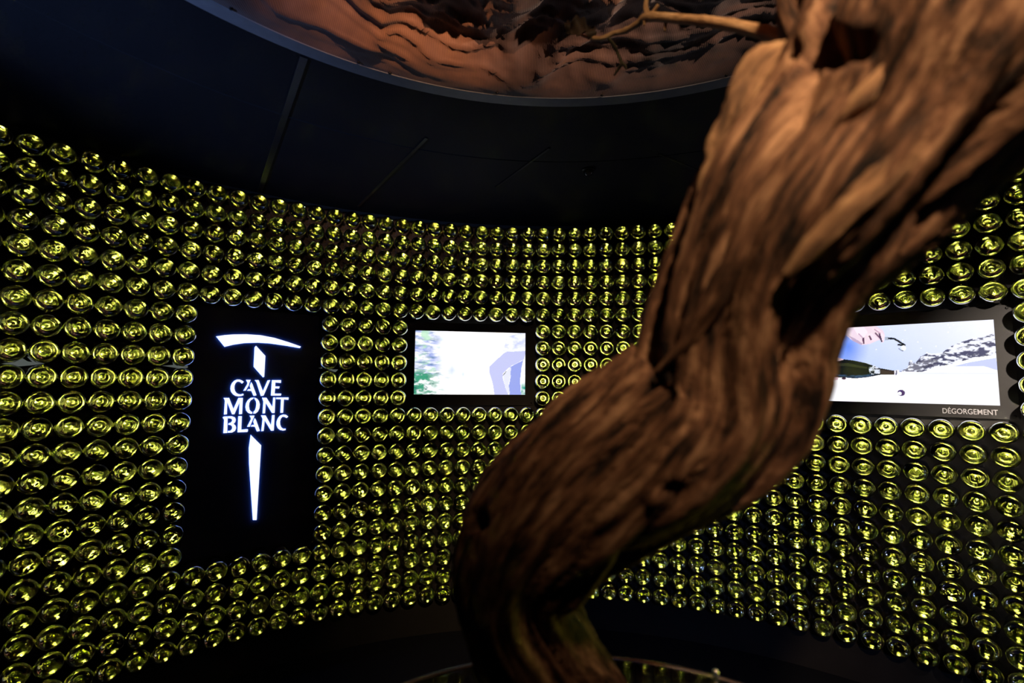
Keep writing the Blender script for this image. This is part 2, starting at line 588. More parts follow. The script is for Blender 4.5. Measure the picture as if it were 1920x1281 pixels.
# --- the lit logo panel
logo = Panel(7, 12, 6, 17)
lr = logo.root('logo_panel')
tag(lr, 'tall black panel with white lit lettering under a pick shape', 'sign')
prism('board', [rounded(-logo.hw, logo.hw, -logo.hh, logo.hh, .006)], -.012, 0, M['panel_blue'], lr)
M['logo'] = emit('lit_logo_acrylic', (0.90, 0.94, 1.0), 1.15)
M['halo'] = emit('blue_halo_edge', (0.10, 0.24, 1.0), 9.0)
def zoomed(x0, y0, k):
    return lambda pts: [logo.uv(x0 + x / k, y0 + y / k) for (x, y) in pts]
A = zoomed(340, 560, 4.575)
B = zoomed(400, 690, 9.15)
PX = zoomed(0, 0, 1)
prism('pick_head', [A([(298,325),(370,314),(450,308),(560,307),(680,315),(800,338),(920,375),(1025,412),(1015,425),(900,405),(760,385),(650,378),(540,382),(450,395),(370,414)])], 0, .004, M['logo'], lr, M['halo'])
prism('pick_handle', [A([(640,405),(720,492),(710,672),(700,675),(620,585),(628,420)])], 0, .004, M['logo'], lr, M['halo'])
prism('pick_handle', [PX([(470,815.5),(489.5,835),(488,860),(481,975),(474,975),(467,870),(466.5,840)])], 0, .004, M['logo'], lr, M['halo'])
LETTERS = [
 [[(522,240),(490,215),(450,200),(405,200),(360,220),(320,260),(298,310),(292,360),(305,410),(335,450),(375,478),(430,488),(480,482),(518,468),(512,442),(470,455),(430,450),(395,430),(370,395),(360,350),(362,305),(378,265),(405,238),(440,235),(470,250),(490,270)]],
 [[(560,205),(640,205),(615,262),(612,290),(555,388),(515,392),(580,280),(585,255)],[(648,245),(668,275),(740,470),(690,480),(652,395),(578,392),(600,365),(642,362),(625,310)]],
 [[(708,210),(775,208),(850,400),(930,215),(975,210),(860,475),(815,482),(745,265),(735,240)]],
 [[(1005,210),(1160,210),(1158,258),(1062,250),(1060,318),(1135,318),(1125,355),(1058,350),(1050,440),(1165,442),(1155,475),(988,475)]],
 [[(175,515),(270,515),(345,705),(430,515),(505,515),(492,790),(440,795),(450,590),(360,795),(320,795),(238,590),(232,795),(182,800),(198,570),(195,550)]],
 [[(690,508),(640,515),(590,555),(560,610),(550,670),(562,730),(595,770),(640,788),(665,785),(668,755),(640,745),(620,715),(610,660),(615,600),(640,555),(685,530)],
  [(700,508),(745,525),(780,565),(797,625),(790,690),(765,745),(725,780),(685,785),(690,752),(715,725),(730,680),(738,620),(732,575),(715,545),(705,530)]],
 [[(835,512),(910,512),(1012,670),(1028,508),(1062,508),(1050,772),(1008,775),(898,600),(886,778),(845,782),(858,575),(848,545)]],
 [[(1080,508),(1290,508),(1285,548),(1208,540),(1195,768),(1150,770),(1162,538),(1075,535)]],
 [[(160,850),(182,835),(245,832),(238,1115),(172,1118),(185,890)],
  [(252,830),(320,830),(370,850),(385,890),(375,930),(345,958),(380,990),(390,1030),(370,1080),(320,1108),(248,1112),(252,1080),(290,1080),(320,1050),(325,1010),(300,980),(255,975),(262,950),(300,940),(325,905),(318,880),(290,865),(252,865)]],
 [[(428,830),(488,828),(478,1060),(585,1050),(595,1060),(585,1098),(415,1105)]],
 [[(620,820),(705,818),(690,860),(675,890),(625,1008),(580,1010),(645,880),(640,850)],[(710,862),(730,890),(798,1080),(748,1090),(712,1008),(640,1005),(660,980),(702,975),(685,925),(690,905)]],
 [[(815,815),(895,815),(990,985),(1008,810),(1050,808),(1035,1075),(990,1078),(880,900),(862,1080),(822,1085),(845,880),(835,850)]],
 [[(1282,835),(1245,805),(1200,800),(1150,815),(1110,860),(1085,920),(1083,980),(1105,1035),(1145,1065),(1190,1075),(1235,1068),(1240,1042),(1200,1045),(1165,1020),(1145,975),(1142,920),(1155,870),(1180,840),(1215,838),(1255,860)]],
]
for polys in LETTERS:
    prism('letter', [B(q) for q in polys], 0, .004, M['logo'], lr, M['halo'])

# --- screens
def picture_mat():
    x, nt, b = nmat('screen_picture')
    at = N(nt, 'ShaderNodeAttribute', _attribute_name='picture')
    nt.links.new(at.outputs['Color'], b.inputs['Emission Color'])
    b.inputs['Emission Strength'].default_value = 1.0
    b.inputs['Base Color'].default_value = (0.01, 0.01, 0.01, 1)
    b.inputs['Roughness'].default_value = 0.25
    return x
M['picture'] = picture_mat()
def lin(c):
    c = np.asarray(c, float) / 255.0
    return np.where(c <= 0.04045, c / 12.92, ((c + 0.055) / 1.055) ** 2.4)
def vnoise(x, y, seed=0):
    """smooth value noise on arrays"""
    xi, yi = np.floor(x).astype(int), np.floor(y).astype(int)
    fx, fy = x - xi, y - yi
    fx, fy = fx * fx * (3 - 2 * fx), fy * fy * (3 - 2 * fy)
    def h(a, b):
        n = (a * 374761393 + b * 668265263 + seed * 1442695) & 0x7fffffff
        n = ((n ^ (n >> 13)) * 1274126177) & 0x7fffffff
        return ((n ^ (n >> 16)) & 0xffff) / 65535.0
    return (h(xi, yi) * (1-fx) + h(xi+1, yi) * fx) * (1-fy) + (h(xi, yi+1) * (1-fx) + h(xi+1, yi+1) * fx) * fy
def fbm(x, y, seed=0, o=4):
    s, a, t = 0, 1.0, 0
    for i in range(o):
        s = s + a * vnoise(x * 2 ** i, y * 2 ** i, seed + i)
        t += a
        a *= 0.55
    return s / t
class Paint:
    """a picture painted on the vertices of a screen, with outlines given in frame pixels"""
    def __init__(s, panel, x0, x1, y0, y1, nx, ny):
        s.p, s.nx, s.ny = panel, nx, ny
        s.x = np.linspace(x0, x1, nx)[None, :].repeat(ny, 0)
        s.y = np.linspace(y0, y1, ny)[:, None].repeat(nx, 1)
        s.s, s.t = (s.x - x0) / (x1 - x0), (y1 - s.y) / (y1 - y0)
        s.img = np.ones((ny, nx, 3))
    def inside(s, pts):
        q = [s.p.uv(*a) for a in pts]
        ins = np.zeros(s.x.shape, bool)
        for (ax, ay), (bx, by) in zip(q, q[1:] + q[:1]):
            c = ((ay > s.y) != (by > s.y))
            ins ^= c & (s.x < (bx - ax) * (s.y - ay) / ((by - ay) if by != ay else 1e-9) + ax)
        return ins
    def poly(s, pts, col, alpha=1.0, mod=None):
        mk = s.inside(pts).astype(float) * alpha
        if mod is not None: mk = mk * mod
        s.blend(mk, col)
    def blend(s, mk, col):
        s.img = s.img * (1 - mk[..., None]) + lin(col) * mk[..., None]
    def line(s, pts, wpx, col):
        for (a, b) in zip(pts, pts[1:]):
            L = math.hypot(b[0]-a[0], b[1]-a[1]) or 1
            nx, ny = -(b[1]-a[1]) / L * wpx / 2, (b[0]-a[0]) / L * wpx / 2
            s.poly([(a[0]+nx, a[1]+ny), (b[0]+nx, b[1]+ny), (b[0]-nx, b[1]-ny), (a[0]-nx, a[1]-ny)], col)
    def spot(s, c, rx, ry, col, alpha=1.0, soft=False):
        cx, cy = s.p.uv(*c)
        ex = abs(s.p.uv(c[0] + rx, c[1])[0] - cx)
        ey = abs(s.p.uv(c[0], c[1] + ry)[1] - cy)
        d = np.hypot((s.x - cx) / ex, (s.y - cy) / ey)
        s.blend(np.clip(1 - d, 0, 1) * alpha if soft else (d < 1) * alpha, col)
    def build(s, name, z, gain, parent):
        v = np.stack([s.x, s.y, np.full(s.x.shape, z)], -1).reshape(-1, 3)
        idx = np.arange(s.nx * s.ny).reshape(s.ny, s.nx)
        f = np.stack([idx[:-1, :-1], idx[:-1, 1:], idx[1:, 1:], idx[1:, :-1]], -1).reshape(-1, 4)
        me = bpy.data.meshes.new(name)
        me.from_pydata(v.tolist(), [], f.tolist())
        at = me.color_attributes.new('picture', 'FLOAT_COLOR', 'POINT')
        c = np.concatenate([s.img.reshape(-1, 3) * gain, np.ones((s.nx * s.ny, 1))], 1)
        at.data.foreach_set('color', c.astype(np.float32).ravel())
        me.update()
        return link(name, me, M['picture'], parent)
def zp(x0, y0, k, pts): return [(x0 + x / k, y0 + y / k) for (x, y) in pts]

def screen_panel(name, panel, rect, label):
    """board with a window, a dark lip round it and screws in the corners"""
    x0, x1, y0, y1 = rect
    rt = panel.root(name)
    tag(rt, label, 'screen')
    W, H = panel.hw, panel.hh
    bm = bmesh.new()
    outer = [(-W, -H), (W, -H), (W, H), (-W, H)]
    inner = [(x0, y0), (x1, y0), (x1, y1), (x0, y1)]
    rings = [[bm.verts.new((x, y, z)) for (x, y) in q] for (q, z) in ((outer, -.012), (outer, 0), (inner, 0), (inner, -.006))]
    for a, b in zip(rings, rings[1:]):
        for i in range(4):
            j = (i + 1) % 4
            bm.faces.new((a[i], a[j], b[j], b[i]))
    me = bpy.data.meshes.new('frame')
    bm.to_mesh(me)
    bm.free()
    link('frame', me, M['panel'], rt)
    v, f = lathe([(.001, .0015), (.004, .0015), (.0055, .0003), (.0055, -.002)], 10)
    sm = mesh('screw', v, f, True)
    sm.materials.append(M['screw'])
    for (sx, sy) in ((-1, -1), (1, -1), (1, 1), (-1, 1)):
        o = bpy.data.objects.new('screw', sm)
        COL.objects.link(o)
        o.parent = rt
        o.location = (sx * (W - .014), sy * (H - .014), .0005)
    return rt

tv = Panel(18, 25, 6, 10)
c = [tv.uv(*q) for q in ((778,620),(985.5,624.5),(984.5,741),(777,739))]
x0, x1 = (c[0][0] + c[3][0]) / 2, (c[1][0] + c[2][0]) / 2
y0, y1 = (c[2][1] + c[3][1]) / 2, (c[0][1] + c[1][1]) / 2
TVW = x1 - x0
rt = screen_panel('forest_screen', tv, (x0, x1, y0, y1), 'wall screen left of the trunk showing walking legs against white glare')
P = Paint(tv, x0, x1, y0, y1, 210, 120)
Z = lambda pts: zp(740, 580, 6.4, pts)
P.img[:] = (1.25, 1.25, 1.3)
fo = fbm(P.s * 9 + P.t * 7, P.t * 22 - P.s * 6, 3)
lm = np.clip((0.27 - P.s) / 0.12, 0, 1) * np.clip((0.74 - P.t) / 0.08, 0, 1)
P.blend(lm * np.clip((fo - 0.33) * 2.6, 0, .85), (112, 142, 226))
fo2 = fbm(P.s * 14, P.t * 30, 9)
P.blend(lm * np.clip((fo2 - 0.55) * 4, 0, 0.6), (60, 120, 150))
P.blend(lm * np.clip((fbm(P.s * 12, P.t * 16, 21) - 0.55) * 6, 0, 0.8), (190, 240, 200))
tr = np.clip(1 - abs(P.s - 0.33) / 0.07, 0, 1) * np.clip(1 - abs(P.t - 0.62) / 0.16, 0, 1)
P.blend(tr * 0.55, (150, 180, 240))
tr = np.clip(1 - abs(P.s - 0.43) / 0.03, 0, 1) * np.clip(1 - abs(P.t - 0.68) / 0.1, 0, 1)
P.blend(tr * 0.5, (150, 190, 240))
gm = np.clip((0.30 - P.s * 0.9) / 0.2, 0, 1) * np.clip((P.t - 0.60) / 0.08, 0, 1)
g = fbm(P.s * 16, P.t * 26, 5)
P.blend(gm * np.clip((g - 0.44) * 5, 0, 1), (70, 165, 130))
P.blend(gm * np.clip((fbm(P.s * 20, P.t * 30, 8) - 0.6) * 7, 0, 1), (20, 90, 90))
P.poly(Z([(1345,330),(1450,295),(1580,270),(1580,500),(1400,510),(1300,505)]), (200, 208, 250), 0.9, np.clip(fbm(P.s * 22, P.t * 18, 2) * 1.8 - .35, 0, 1))
P.poly(Z([(1330,512),(1580,500),(1555,600),(1480,640),(1400,680),(1330,740),(1296,775),(1300,830),(1335,950),(1370,1040),(1200,1040),(1180,900),(1138,760),(1140,685),(1230,600)]), (198, 202, 250), .92)
P.poly(Z([(1545,610),(1525,700),(1508,850),(1520,1040),(1380,1040),(1372,920),(1395,800),(1388,692)]), (150, 165, 242), .95)
P.poly(Z([(1400,690),(1390,800),(1370,900),(1385,1020),(1350,1000),(1310,850),(1300,790),(1340,745)]), (238, 240, 255))
P.line(Z([(1300,795),(1340,745)]), 1.2, (60, 60, 90))
P.blend((P.s > 0.965) * np.clip((P.t - 0.78) / 0.1, 0, 1) * np.clip(g * 1.6, 0, 1), (60, 170, 150))
P.build('picture', -.005, 1.0, rt)

tv2 = Panel(41, 48, 6, 10)
c = [tv2.uv(*q) for q in ((1866,599),(1872.5,761),(1565,752))]
x1 = (c[0][0] + c[1][0]) / 2
y1, y0 = c[0][1], (c[1][1] + c[2][1]) / 2
x0 = x1 - TVW
rt = screen_panel('mountain_screen', tv2, (x0, x1, y0, y1), 'wall screen right of the trunk showing a bottle before snowy mountains')
P = Paint(tv2, x0, x1, y0, y1, 330, 186)
Z = lambda pts: zp(1540, 560, 5.053, pts)
D = lambda pts: zp(1560, 590, 7.115, pts)
mix = np.clip(0.15 + P.s * 0.9 - P.t * 0.5, 0, 1)[..., None]
P.img = lin((178, 198, 252)) * (1 - mix) + lin((240, 242, 255)) * mix
for q, rx, ry, al in (((1590, 650), 40, 45, .9), ((1560, 660), 50, 60, .8)): P.spot(q, rx, ry, (84, 130, 240), al, True)
rng = random.Random(3)
for i in range(22): P.spot((1640 + rng.random() * 220, 605 + rng.random() * 60), 1.2, 1.2, (250, 250, 255), .8)
P.poly(Z([(-300,705),(500,700),(960,690),(1300,680),(1720,660),(1760,1060),(-300,1060)]), (250, 250, 255))
rock = fbm(P.s * 30 + P.t * 9, P.t * 34 - P.s * 10, 4)
MT = Z([(740,692),(820,655),(830,600),(850,578),(880,622),(940,550),(1010,515),(1060,522),(1150,510),(1230,450),(1330,410),(1430,380),(1520,370),(1640,325),(1680,560),(1400,610),(1250,645),(1100,645),(960,695)])
P.poly(MT, (236, 238, 252))
P.poly(MT, (70, 72, 104), 1.0, np.clip((rock - 0.47) * 9, 0, 1))
P.poly(Z([(760,692),(830,650),(850,620),(960,570),(1060,560),(1130,600),(1100,640),(1000,660),(950,692)]), (62, 60, 88), .85, np.clip((fbm(P.s * 40, P.t * 40, 12) - 0.40) * 7, 0, 1))
P.poly(Z([(940,700),(1100,645),(1250,620),(1440,560),(1660,530),(1680,700)]), (252, 252, 255))
P.poly(Z([(1250,642),(1400,605),(1660,560),(1670,680),(1540,640)]), (196, 204, 244))
P.poly(Z([(560,712),(1000,704),(1660,706),(1660,716),(900,716)]), (226, 230, 250))
# bottle, foil and frost
P.poly(Z([(-250,600),(130,600),(210,575),(300,585),(420,610),(560,660),(690,683),(692,722),(560,722),(430,746),(320,757),(220,748),(-250,745)]), (16, 20, 22))
P.poly(Z([(0,615),(250,612),(430,650),(440,665),(240,640),(0,640)]), (48, 50, 36), .9)
P.poly(Z([(100,715),(330,728),(560,708),(430,742),(320,754),(200,742)]), (62, 92, 140), .8, np.clip(fbm(P.s * 40, P.t * 50, 6) * 2 - .5, 0, 1))
fr = np.clip((fbm(P.s * 90, P.t * 60, 7) - 0.46) * 8, 0, 1)
P.poly(Z([(450,650),(500,630),(560,665),(555,710),(490,730),(455,700)]), (224, 230, 250), .9, fr)
P.poly(Z([(560,670),(690,690),(690,718),(560,718)]), (66, 52, 48), .8)
P.poly(Z([(688,680),(738,676),(742,722),(692,728)]), (238, 236, 246))
P.line(Z([(712,680),(708,726)]), 2.2, (70, 70, 110))
# hands and disgorging tool
P.poly(Z([(-60,300),(150,270),(300,252),(380,252),(520,262),(585,300),(602,350),(590,412),(570,418),(556,390),(520,402),(460,430),(380,440),(300,402),(230,345),(-60,420)]), (236, 214, 230))
P.poly(Z([(300,270),(400,262),(440,320),(400,372),(340,340)]), (248, 232, 244), .9)
P.poly(Z([(470,280),(540,290),(600,350),(585,405),(560,380),(520,320)]), (250, 226, 238), .9)
P.poly(Z([(420,330),(480,330),(540,385),(500,404),(450,390)]), (244, 222, 238), .9)
P.poly(Z([(250,345),(320,380),(390,425),(380,440),(300,402)]), (176, 150, 186), .8)
for (a, b, wd, col) in (((395,370),(402,428),3.4,(96,60,90)),((452,352),(474,392),3.2,(104,66,96)),((508,322),(560,378),3.0,(120,80,110)),((548,330),(572,410),3.0,(70,52,80)),((500,290),(560,330),2.4,(200,160,186)),((350,330),(392,372),2.0,(196,160,190))):
    P.line(Z([a, b]), wd, col)
P.poly(Z([(60,545),(150,555),(215,578),(160,592),(60,590)]), (230, 196, 206))
P.poly(Z([(40,748),(162,744),(152,772),(40,775)]), (214, 180, 190))
P.spot(*[(1540 + 212 / 5.053, 560 + 757 / 5.053)], 4, 2, (60, 30, 50))
P.poly(Z([(600,362),(632,362),(636,392),(604,396)]), (170, 178, 196))
P.line(Z([(632,376),(692,380),(740,410),(795,444)]), 3.6, (22, 26, 34))
P.line(Z([(722,436),(760,440),(795,446)]), 3.2, (18, 24, 34))
P.spot((1540 + 780 / 5.053, 560 + 468 / 5.053), 4, 5, (250, 252, 255))
P.line(Z([(732,472),(756,490),(778,496)]), 1.6, (90, 104, 130))
P.spot((1540 + 757 / 5.053, 560 + 893 / 5.053), 7.2, 5.6, (62, 34, 100))
P.spot((1540 + 743 / 5.053, 560 + 899 / 5.053), 3.6, 3.2, (250, 250, 255))
P.build('picture', -.005, 1.12, rt)
# lettering under the screen
M['print'] = plain('white_print', (0.75, 0.74, 0.76), 0.6, var=0.05)
fc = bpy.data.curves.new('caption', 'FONT')
fc.body = 'DÉGORGEMENT'
fc.size = 1.0
fc.extrude = 0.004
fc.offset = 0.006
to = bpy.data.objects.new('caption', fc)
COL.objects.link(to)
bpy.context.view_layer.update()
tm = bpy.data.meshes.new_from_object(to.evaluated_get(bpy.context.evaluated_depsgraph_get()))
bpy.data.objects.remove(to)
xs = [q.co.x for q in tm.vertices]
base = [q.co.y for q in tm.vertices]
(ax, ay), (bx, by) = tv2.uv(1767.5, 775), tv2.uv(1871.5, 778.5)
top = tv2.uv(1871.5, 768.5)[1]
capx = (bx - ax) / (max(xs) - min(xs))
zc = (top - by) / 0.70
for q in tm.vertices:
    q.co = ((q.co.x - min(xs)) * capx + ax, q.co.y * zc + (ay + by) / 2, q.co.z * 0.1 + 0.0006)
link('caption', tm, M['print'], rt)

# emissive slivers on the wall's horizontal joint, glow put in for leaking backlight
M['joint'] = emit('painted_leak_glow', (0.80, 0.92, 0.84), 0.10)
def on_wall(px, py, off=0.0):
    r = ray(px, py)
    ex, ey, dx, dy = EYE.x, EYE.y, r.x, r.y
    aa, bb, cc = dx*dx + dy*dy, 2*(ex*dx + ey*dy), ex*ex + ey*ey - (RW - off) ** 2
    return EYE + r * ((-bb + math.sqrt(bb*bb - 4*aa*cc)) / (2*aa))
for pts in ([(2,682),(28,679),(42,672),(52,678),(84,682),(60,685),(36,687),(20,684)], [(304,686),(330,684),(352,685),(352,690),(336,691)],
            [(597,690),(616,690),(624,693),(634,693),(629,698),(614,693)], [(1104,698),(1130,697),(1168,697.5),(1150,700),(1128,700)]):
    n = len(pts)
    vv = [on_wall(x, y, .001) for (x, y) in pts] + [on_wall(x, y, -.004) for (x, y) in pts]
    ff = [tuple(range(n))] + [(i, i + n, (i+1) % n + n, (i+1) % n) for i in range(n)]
    link('joint_glow_sliver', mesh('joint_glow_sliver', vv, ff), M['joint'], wall)
# ------------------------------------------------------------------ round plinth under the vine
HP = 0.42
PL = Vector((EYE.x + 0.227 * HP, EYE.y + 0.803 * HP, 0))
PR, PZ = 1.043 * HP, EYE.z - HP
pl = tag(empty('round_plinth', PL), 'round black plinth with a glossy glass top under the vine', 'plinth')
M['body'] = plain('matt_black_plinth', (0.012, 0.012, 0.013), 0.6)
M['top'] = plain('black_glass_top', (0.004, 0.004, 0.005), 0.04, spec=0.6, var=0.1)
M['rim'] = plain('polished_rim', (0.35, 0.36, 0.36), 0.22, metal=0.9, var=0.1)
M['pin'] = plain('steel_pin', (0.75, 0.70, 0.66), 0.25, metal=1.0, var=0.05)
v, f = lathe([(PR - .05, 0), (PR - .05, .06), (PR - .02, .07), (PR - .02, PZ - .014)], 64)
link('plinth_body', mesh('plinth_body', v, f), M['body'], pl)
v, f = lathe([(PR - .006, PZ - .014), (PR - .006, PZ - .0035), (PR - .008, PZ - .0015), (.002, PZ - .0015)], 96)
link('glass_top', mesh('glass_top', v, f), M['top'], pl)
v, f = [], []
NQ = 128
for i in range(NQ):
    a = 2 * math.pi * i / NQ
    for k in range(8):
        t = 2 * math.pi * k / 8
        r = PR - .002 + .0042 * math.cos(t)
        v.append((r * math.sin(a), r * math.cos(a), PZ - .004 + .0042 * math.sin(t)))
for i in range(NQ):
    for k in range(8):
        f.append((8*i+k, 8*i+(k+1) % 8, 8*((i+1) % NQ)+(k+1) % 8, 8*((i+1) % NQ)+k))
link('rim', mesh('rim', v, f, True), M['rim'], pl)
p = at_z(1342, 1267, PZ)
v, f = lathe([(.0045, -.004), (.0045, .006), (.003, .0085), (.0005, .009)], 12)
o = link('pin', mesh('pin', v, f, True), M['pin'], pl)
o.location = (p.x - PL.x, p.y - PL.y, PZ)

# ------------------------------------------------------------------ the old vine
def bark_mat(name, dark, mid, light, lo=0.36, hi=0.70):
    x, nt, b = nmat(name)
    at = N(nt, 'ShaderNodeAttribute', _attribute_name='bark')
    n1 = N(nt, 'ShaderNodeTexNoise', Scale=1.0, Detail=6.0, Roughness=0.62)
    nt.links.new(at.outputs['Vector'], n1.inputs['Vector'])
    cr = N(nt, 'ShaderNodeValToRGB')
    e = cr.color_ramp.elements
    e[0].position, e[0].color = lo, (*dark, 1)
    e[1].position, e[1].color = hi, (*light, 1)
    k = e.new((lo + hi) / 2)
    k.color = (*mid, 1)
    nt.links.new(n1.outputs['Fac'], cr.inputs[0])
    nt.links.new(cr.outputs[0], b.inputs['Base Color'])
    b.inputs['Roughness'].default_value = 0.75
    b.inputs['Specular IOR Level'].default_value = 0.25
    n2 = N(nt, 'ShaderNodeTexNoise', Scale=3.5, Detail=5.0, Roughness=0.65)
    nt.links.new(at.outputs['Vector'], n2.inputs['Vector'])
    bp = N(nt, 'ShaderNodeBump', Strength=0.7, Distance=0.006)
    nt.links.new(n2.outputs['Fac'], bp.inputs['Height'])
    nt.links.new(bp.outputs[0], b.inputs['Normal'])
    return x
M['bark'] = bark_mat('vine_bark', (0.012, 0.007, 0.005), (0.19, 0.092, 0.048), (0.50, 0.29, 0.16), .38, .66)
M['strip_bark'] = bark_mat('peeling_bark', (0.10, 0.055, 0.03), (0.36, 0.20, 0.10), (0.62, 0.40, 0.20))
M['cane'] = bark_mat('dry_cane', (0.25, 0.13, 0.05), (0.62, 0.38, 0.19), (0.80, 0.56, 0.32), .3, .75)
M['twig'] = bark_mat('dark_twig', (0.02, 0.02, 0.012), (0.07, 0.06, 0.035), (0.14, 0.11, 0.06))
M['leaf'] = plain('dry_leaf', (0.045, 0.028, 0.016), 0.7, var=0.5, scale=60)

def catmull(pts, n):
    """smooth points (any tuple length) through the given knots"""
    P = [np.array(p, float) for p in pts]
    P = [2 * P[0] - P[1]] + P + [2 * P[-1] - P[-2]]
    out = []
    for i in range(1, len(P) - 2):
        for k in range(n):
            t = k / n
            a, b, c, d = P[i-1], P[i], P[i+1], P[i+2]
            out.append(0.5 * (2*b + (c-a)*t + (2*a-5*b+4*c-d)*t*t + (3*b-a-3*c+d)*t**3))
    out.append(P[-2])
    return out
def tube(name, knots, n, segs, mat, parent, disp=None, flat=1.0, kb=(9.0, 2.2), caps=True, dents=()):
    """knots: (px, py, depth, radius in px); a swept, tapering limb with real size and depth"""
    pts = [(*at_depth(x, y, d), r * d / FPX) for (x, y, d, r) in knots]
    sm = catmull(pts, n)
    C = [Vector(q[:3]) for q in sm]
    Rr = [max(0.0004, q[3]) for q in sm]
    T = [(C[min(i+1, len(C)-1)] - C[max(i-1, 0)]).normalized() for i in range(len(C))]
    nrm = T[0].orthogonal().normalized()
    # start the frame facing the camera so that "flat" squashes along the view
    e = (EYE - C[0])
    nrm = (e - T[0] * e.dot(T[0])).normalized()
    v, f, at = [], [], []
    s = 0.0
    for i, c in enumerate(C):
        if i:
            s += (C[i] - C[i-1]).length
            nrm = (nrm - T[i] * nrm.dot(T[i])).normalized()
        bn = T[i].cross(nrm)
        for k in range(segs):
            t = 2 * math.pi * k / segs
            ct, st = math.cos(t), math.sin(t)
            r = Rr[i] * (1 + (disp(t, s, i / (len(C)-1)) if disp else 0))
            out = nrm * (ct * flat) + bn * st
            p = c + out * r
            if out.dot(EYE - c) > 0:
                for (dx, dy, dr, dd) in dents:             # knot holes
                    px, py, _ = project(p)
                    h = math.hypot(px - dx, py - dy) / dr
                    if h < 1.6: p = p - out * (dd * math.exp(-h ** 3 * 2.2))
            v.append(p)
            tw = t + s * kb[1]
            at.append((math.cos(tw) * Rr[i] * 10 * kb[0], math.sin(tw) * Rr[i] * 10 * kb[0], s * kb[0] * 1.6))
    L = len(C)
    for i in range(L - 1):
        for k in range(segs):
            k2 = (k + 1) % segs
            f.append((i*segs+k, i*segs+k2, (i+1)*segs+k2, (i+1)*segs+k))
    if caps:
        f.append(tuple(range(segs - 1, -1, -1)))
        f.append(tuple(range((L-1)*segs, L*segs)))
    inv = parent.matrix_world.inverted() if parent else Matrix()
    me = mesh(name, [inv @ q for q in v], f, True)
    a = me.attributes.new('bark', 'FLOAT_VECTOR', 'POINT')
    a.data.foreach_set('vector', np.array(at, np.float32).ravel())
    return link(name, me, mat, parent)

def trunk_disp(t, s, u):
    tw = t + s * 2.4
    # twisted strands with deep grooves, fibrous ridges, big lumps
    q = Vector((math.cos(tw) * 1.5, math.sin(tw) * 1.5, s * 1.6))
    g1 = abs(noise.noise(q * 1.25 + Vector((2.1, 0, 0))))
    g2 = abs(noise.noise(Vector((math.cos(tw) * 3.4 + 4, math.sin(tw) * 3.4, s * 2.6))))
    fib = ridge(Vector((math.cos(tw) * 7.5, math.sin(tw) * 7.5, s * 3.0 + 5)))
    fine = noise.noise(Vector((math.cos(tw) * 17, math.sin(tw) * 17, s * 9)))
    lump = noise.noise(Vector((math.cos(t) * .9, math.sin(t) * .9, s * 6.0 + 3)))
    d = 0.30 * (min(1, (g1 * 3.2) ** 0.6) - 0.72) + 0.13 * (min(1, (g2 * 3.5) ** 0.6) - 0.7)
    return d + 0.05 * (fib - 0.45) + 0.022 * fine + 0.06 * lump
base = at_depth(1060, 1400, 0.66)
vine = empty('vine', (base.x, base.y, PZ))
bpy.context.view_layer.update()
tag(vine, 'gnarled old brown vine rising from the plinth across the view', 'vine')
TRUNK = [(1050,1345,.645,128),(1035,1295,.64,122),(995,1195,.62,108),(962,1085,.59,108),(1003,997,.57,132),
         (1120,900,.545,152),(1250,815,.52,158),(1345,735,.50,154),(1380,618,.48,150),(1424,510,.46,154),(1500,400,.44,182),
         (1632,262,.425,192),(1760,115,.41,235),(1925,-40,.40,265),(2075,-200,.40,280),(2170,-400,.42,270),(2190,-640,.46,240),(2180,-900,.52,200)]
tube('trunk', TRUNK, 16, 144, M['bark'], vine, trunk_disp, dents=((892,978,22,.026),(1262,918,14,.026),(1225,936,18,-.008),(1515,100,30,.030),(1560,90,36,.034),(1610,82,30,.030)))

# peeling strips and strands of bark that stand off the trunk
def strip_disp(seed):
    def d(t, s, u):
        return 0.35 * noise.noise(Vector((math.cos(t) * 1.5 + seed, math.sin(t) * 1.5, s * 40))) + 0.15 * noise.noise(Vector((t * 2, seed, s * 110)))
    return d
STRIPS = [
 ([(1312,410,.455,12),(1328,350,.45,20),(1352,290,.445,26),(1380,215,.44,31),(1408,150,.44,31),(1436,108,.44,28),(1476,84,.45,12)], .55, 'strip_bark'),
 ([(1470,520,.37,8),(1530,455,.358,20),(1600,385,.35,25),(1680,315,.345,24),(1755,250,.34,18),(1800,215,.34,6)], .6, 'strip_bark'),
 ([(1560,235,.375,8),(1620,180,.365,20),(1690,115,.36,24),(1770,40,.35,26),(1860,-50,.345,26)], .6, 'strip_bark'),
 ([(1230,700,.45,4),(1290,640,.425,14),(1340,560,.405,20),(1385,470,.39,22),(1440,370,.378,24),(1510,270,.372,22),(1600,160,.37,16),(1680,80,.37,4)], .5, 'bark'),
 ([(930,960,.53,4),(1000,890,.50,12),(1090,825,.483,16),(1200,770,.462,18),(1310,705,.44,17),(1400,610,.415,15),(1470,500,.40,12),(1530,400,.385,4)], .5, 'bark'),
 ([(1560,560,.44,4),(1630,470,.415,16),(1700,400,.395,20),(1780,335,.382,24),(1870,265,.37,24),(1960,190,.365,18),(2050,110,.36,6)], .5, 'bark'),
]
for i, (kn, fl, mt) in enumerate(STRIPS):
    tube('bark_strip', kn, 10, 18, M[mt], vine, strip_disp(i * 3.7), fl)
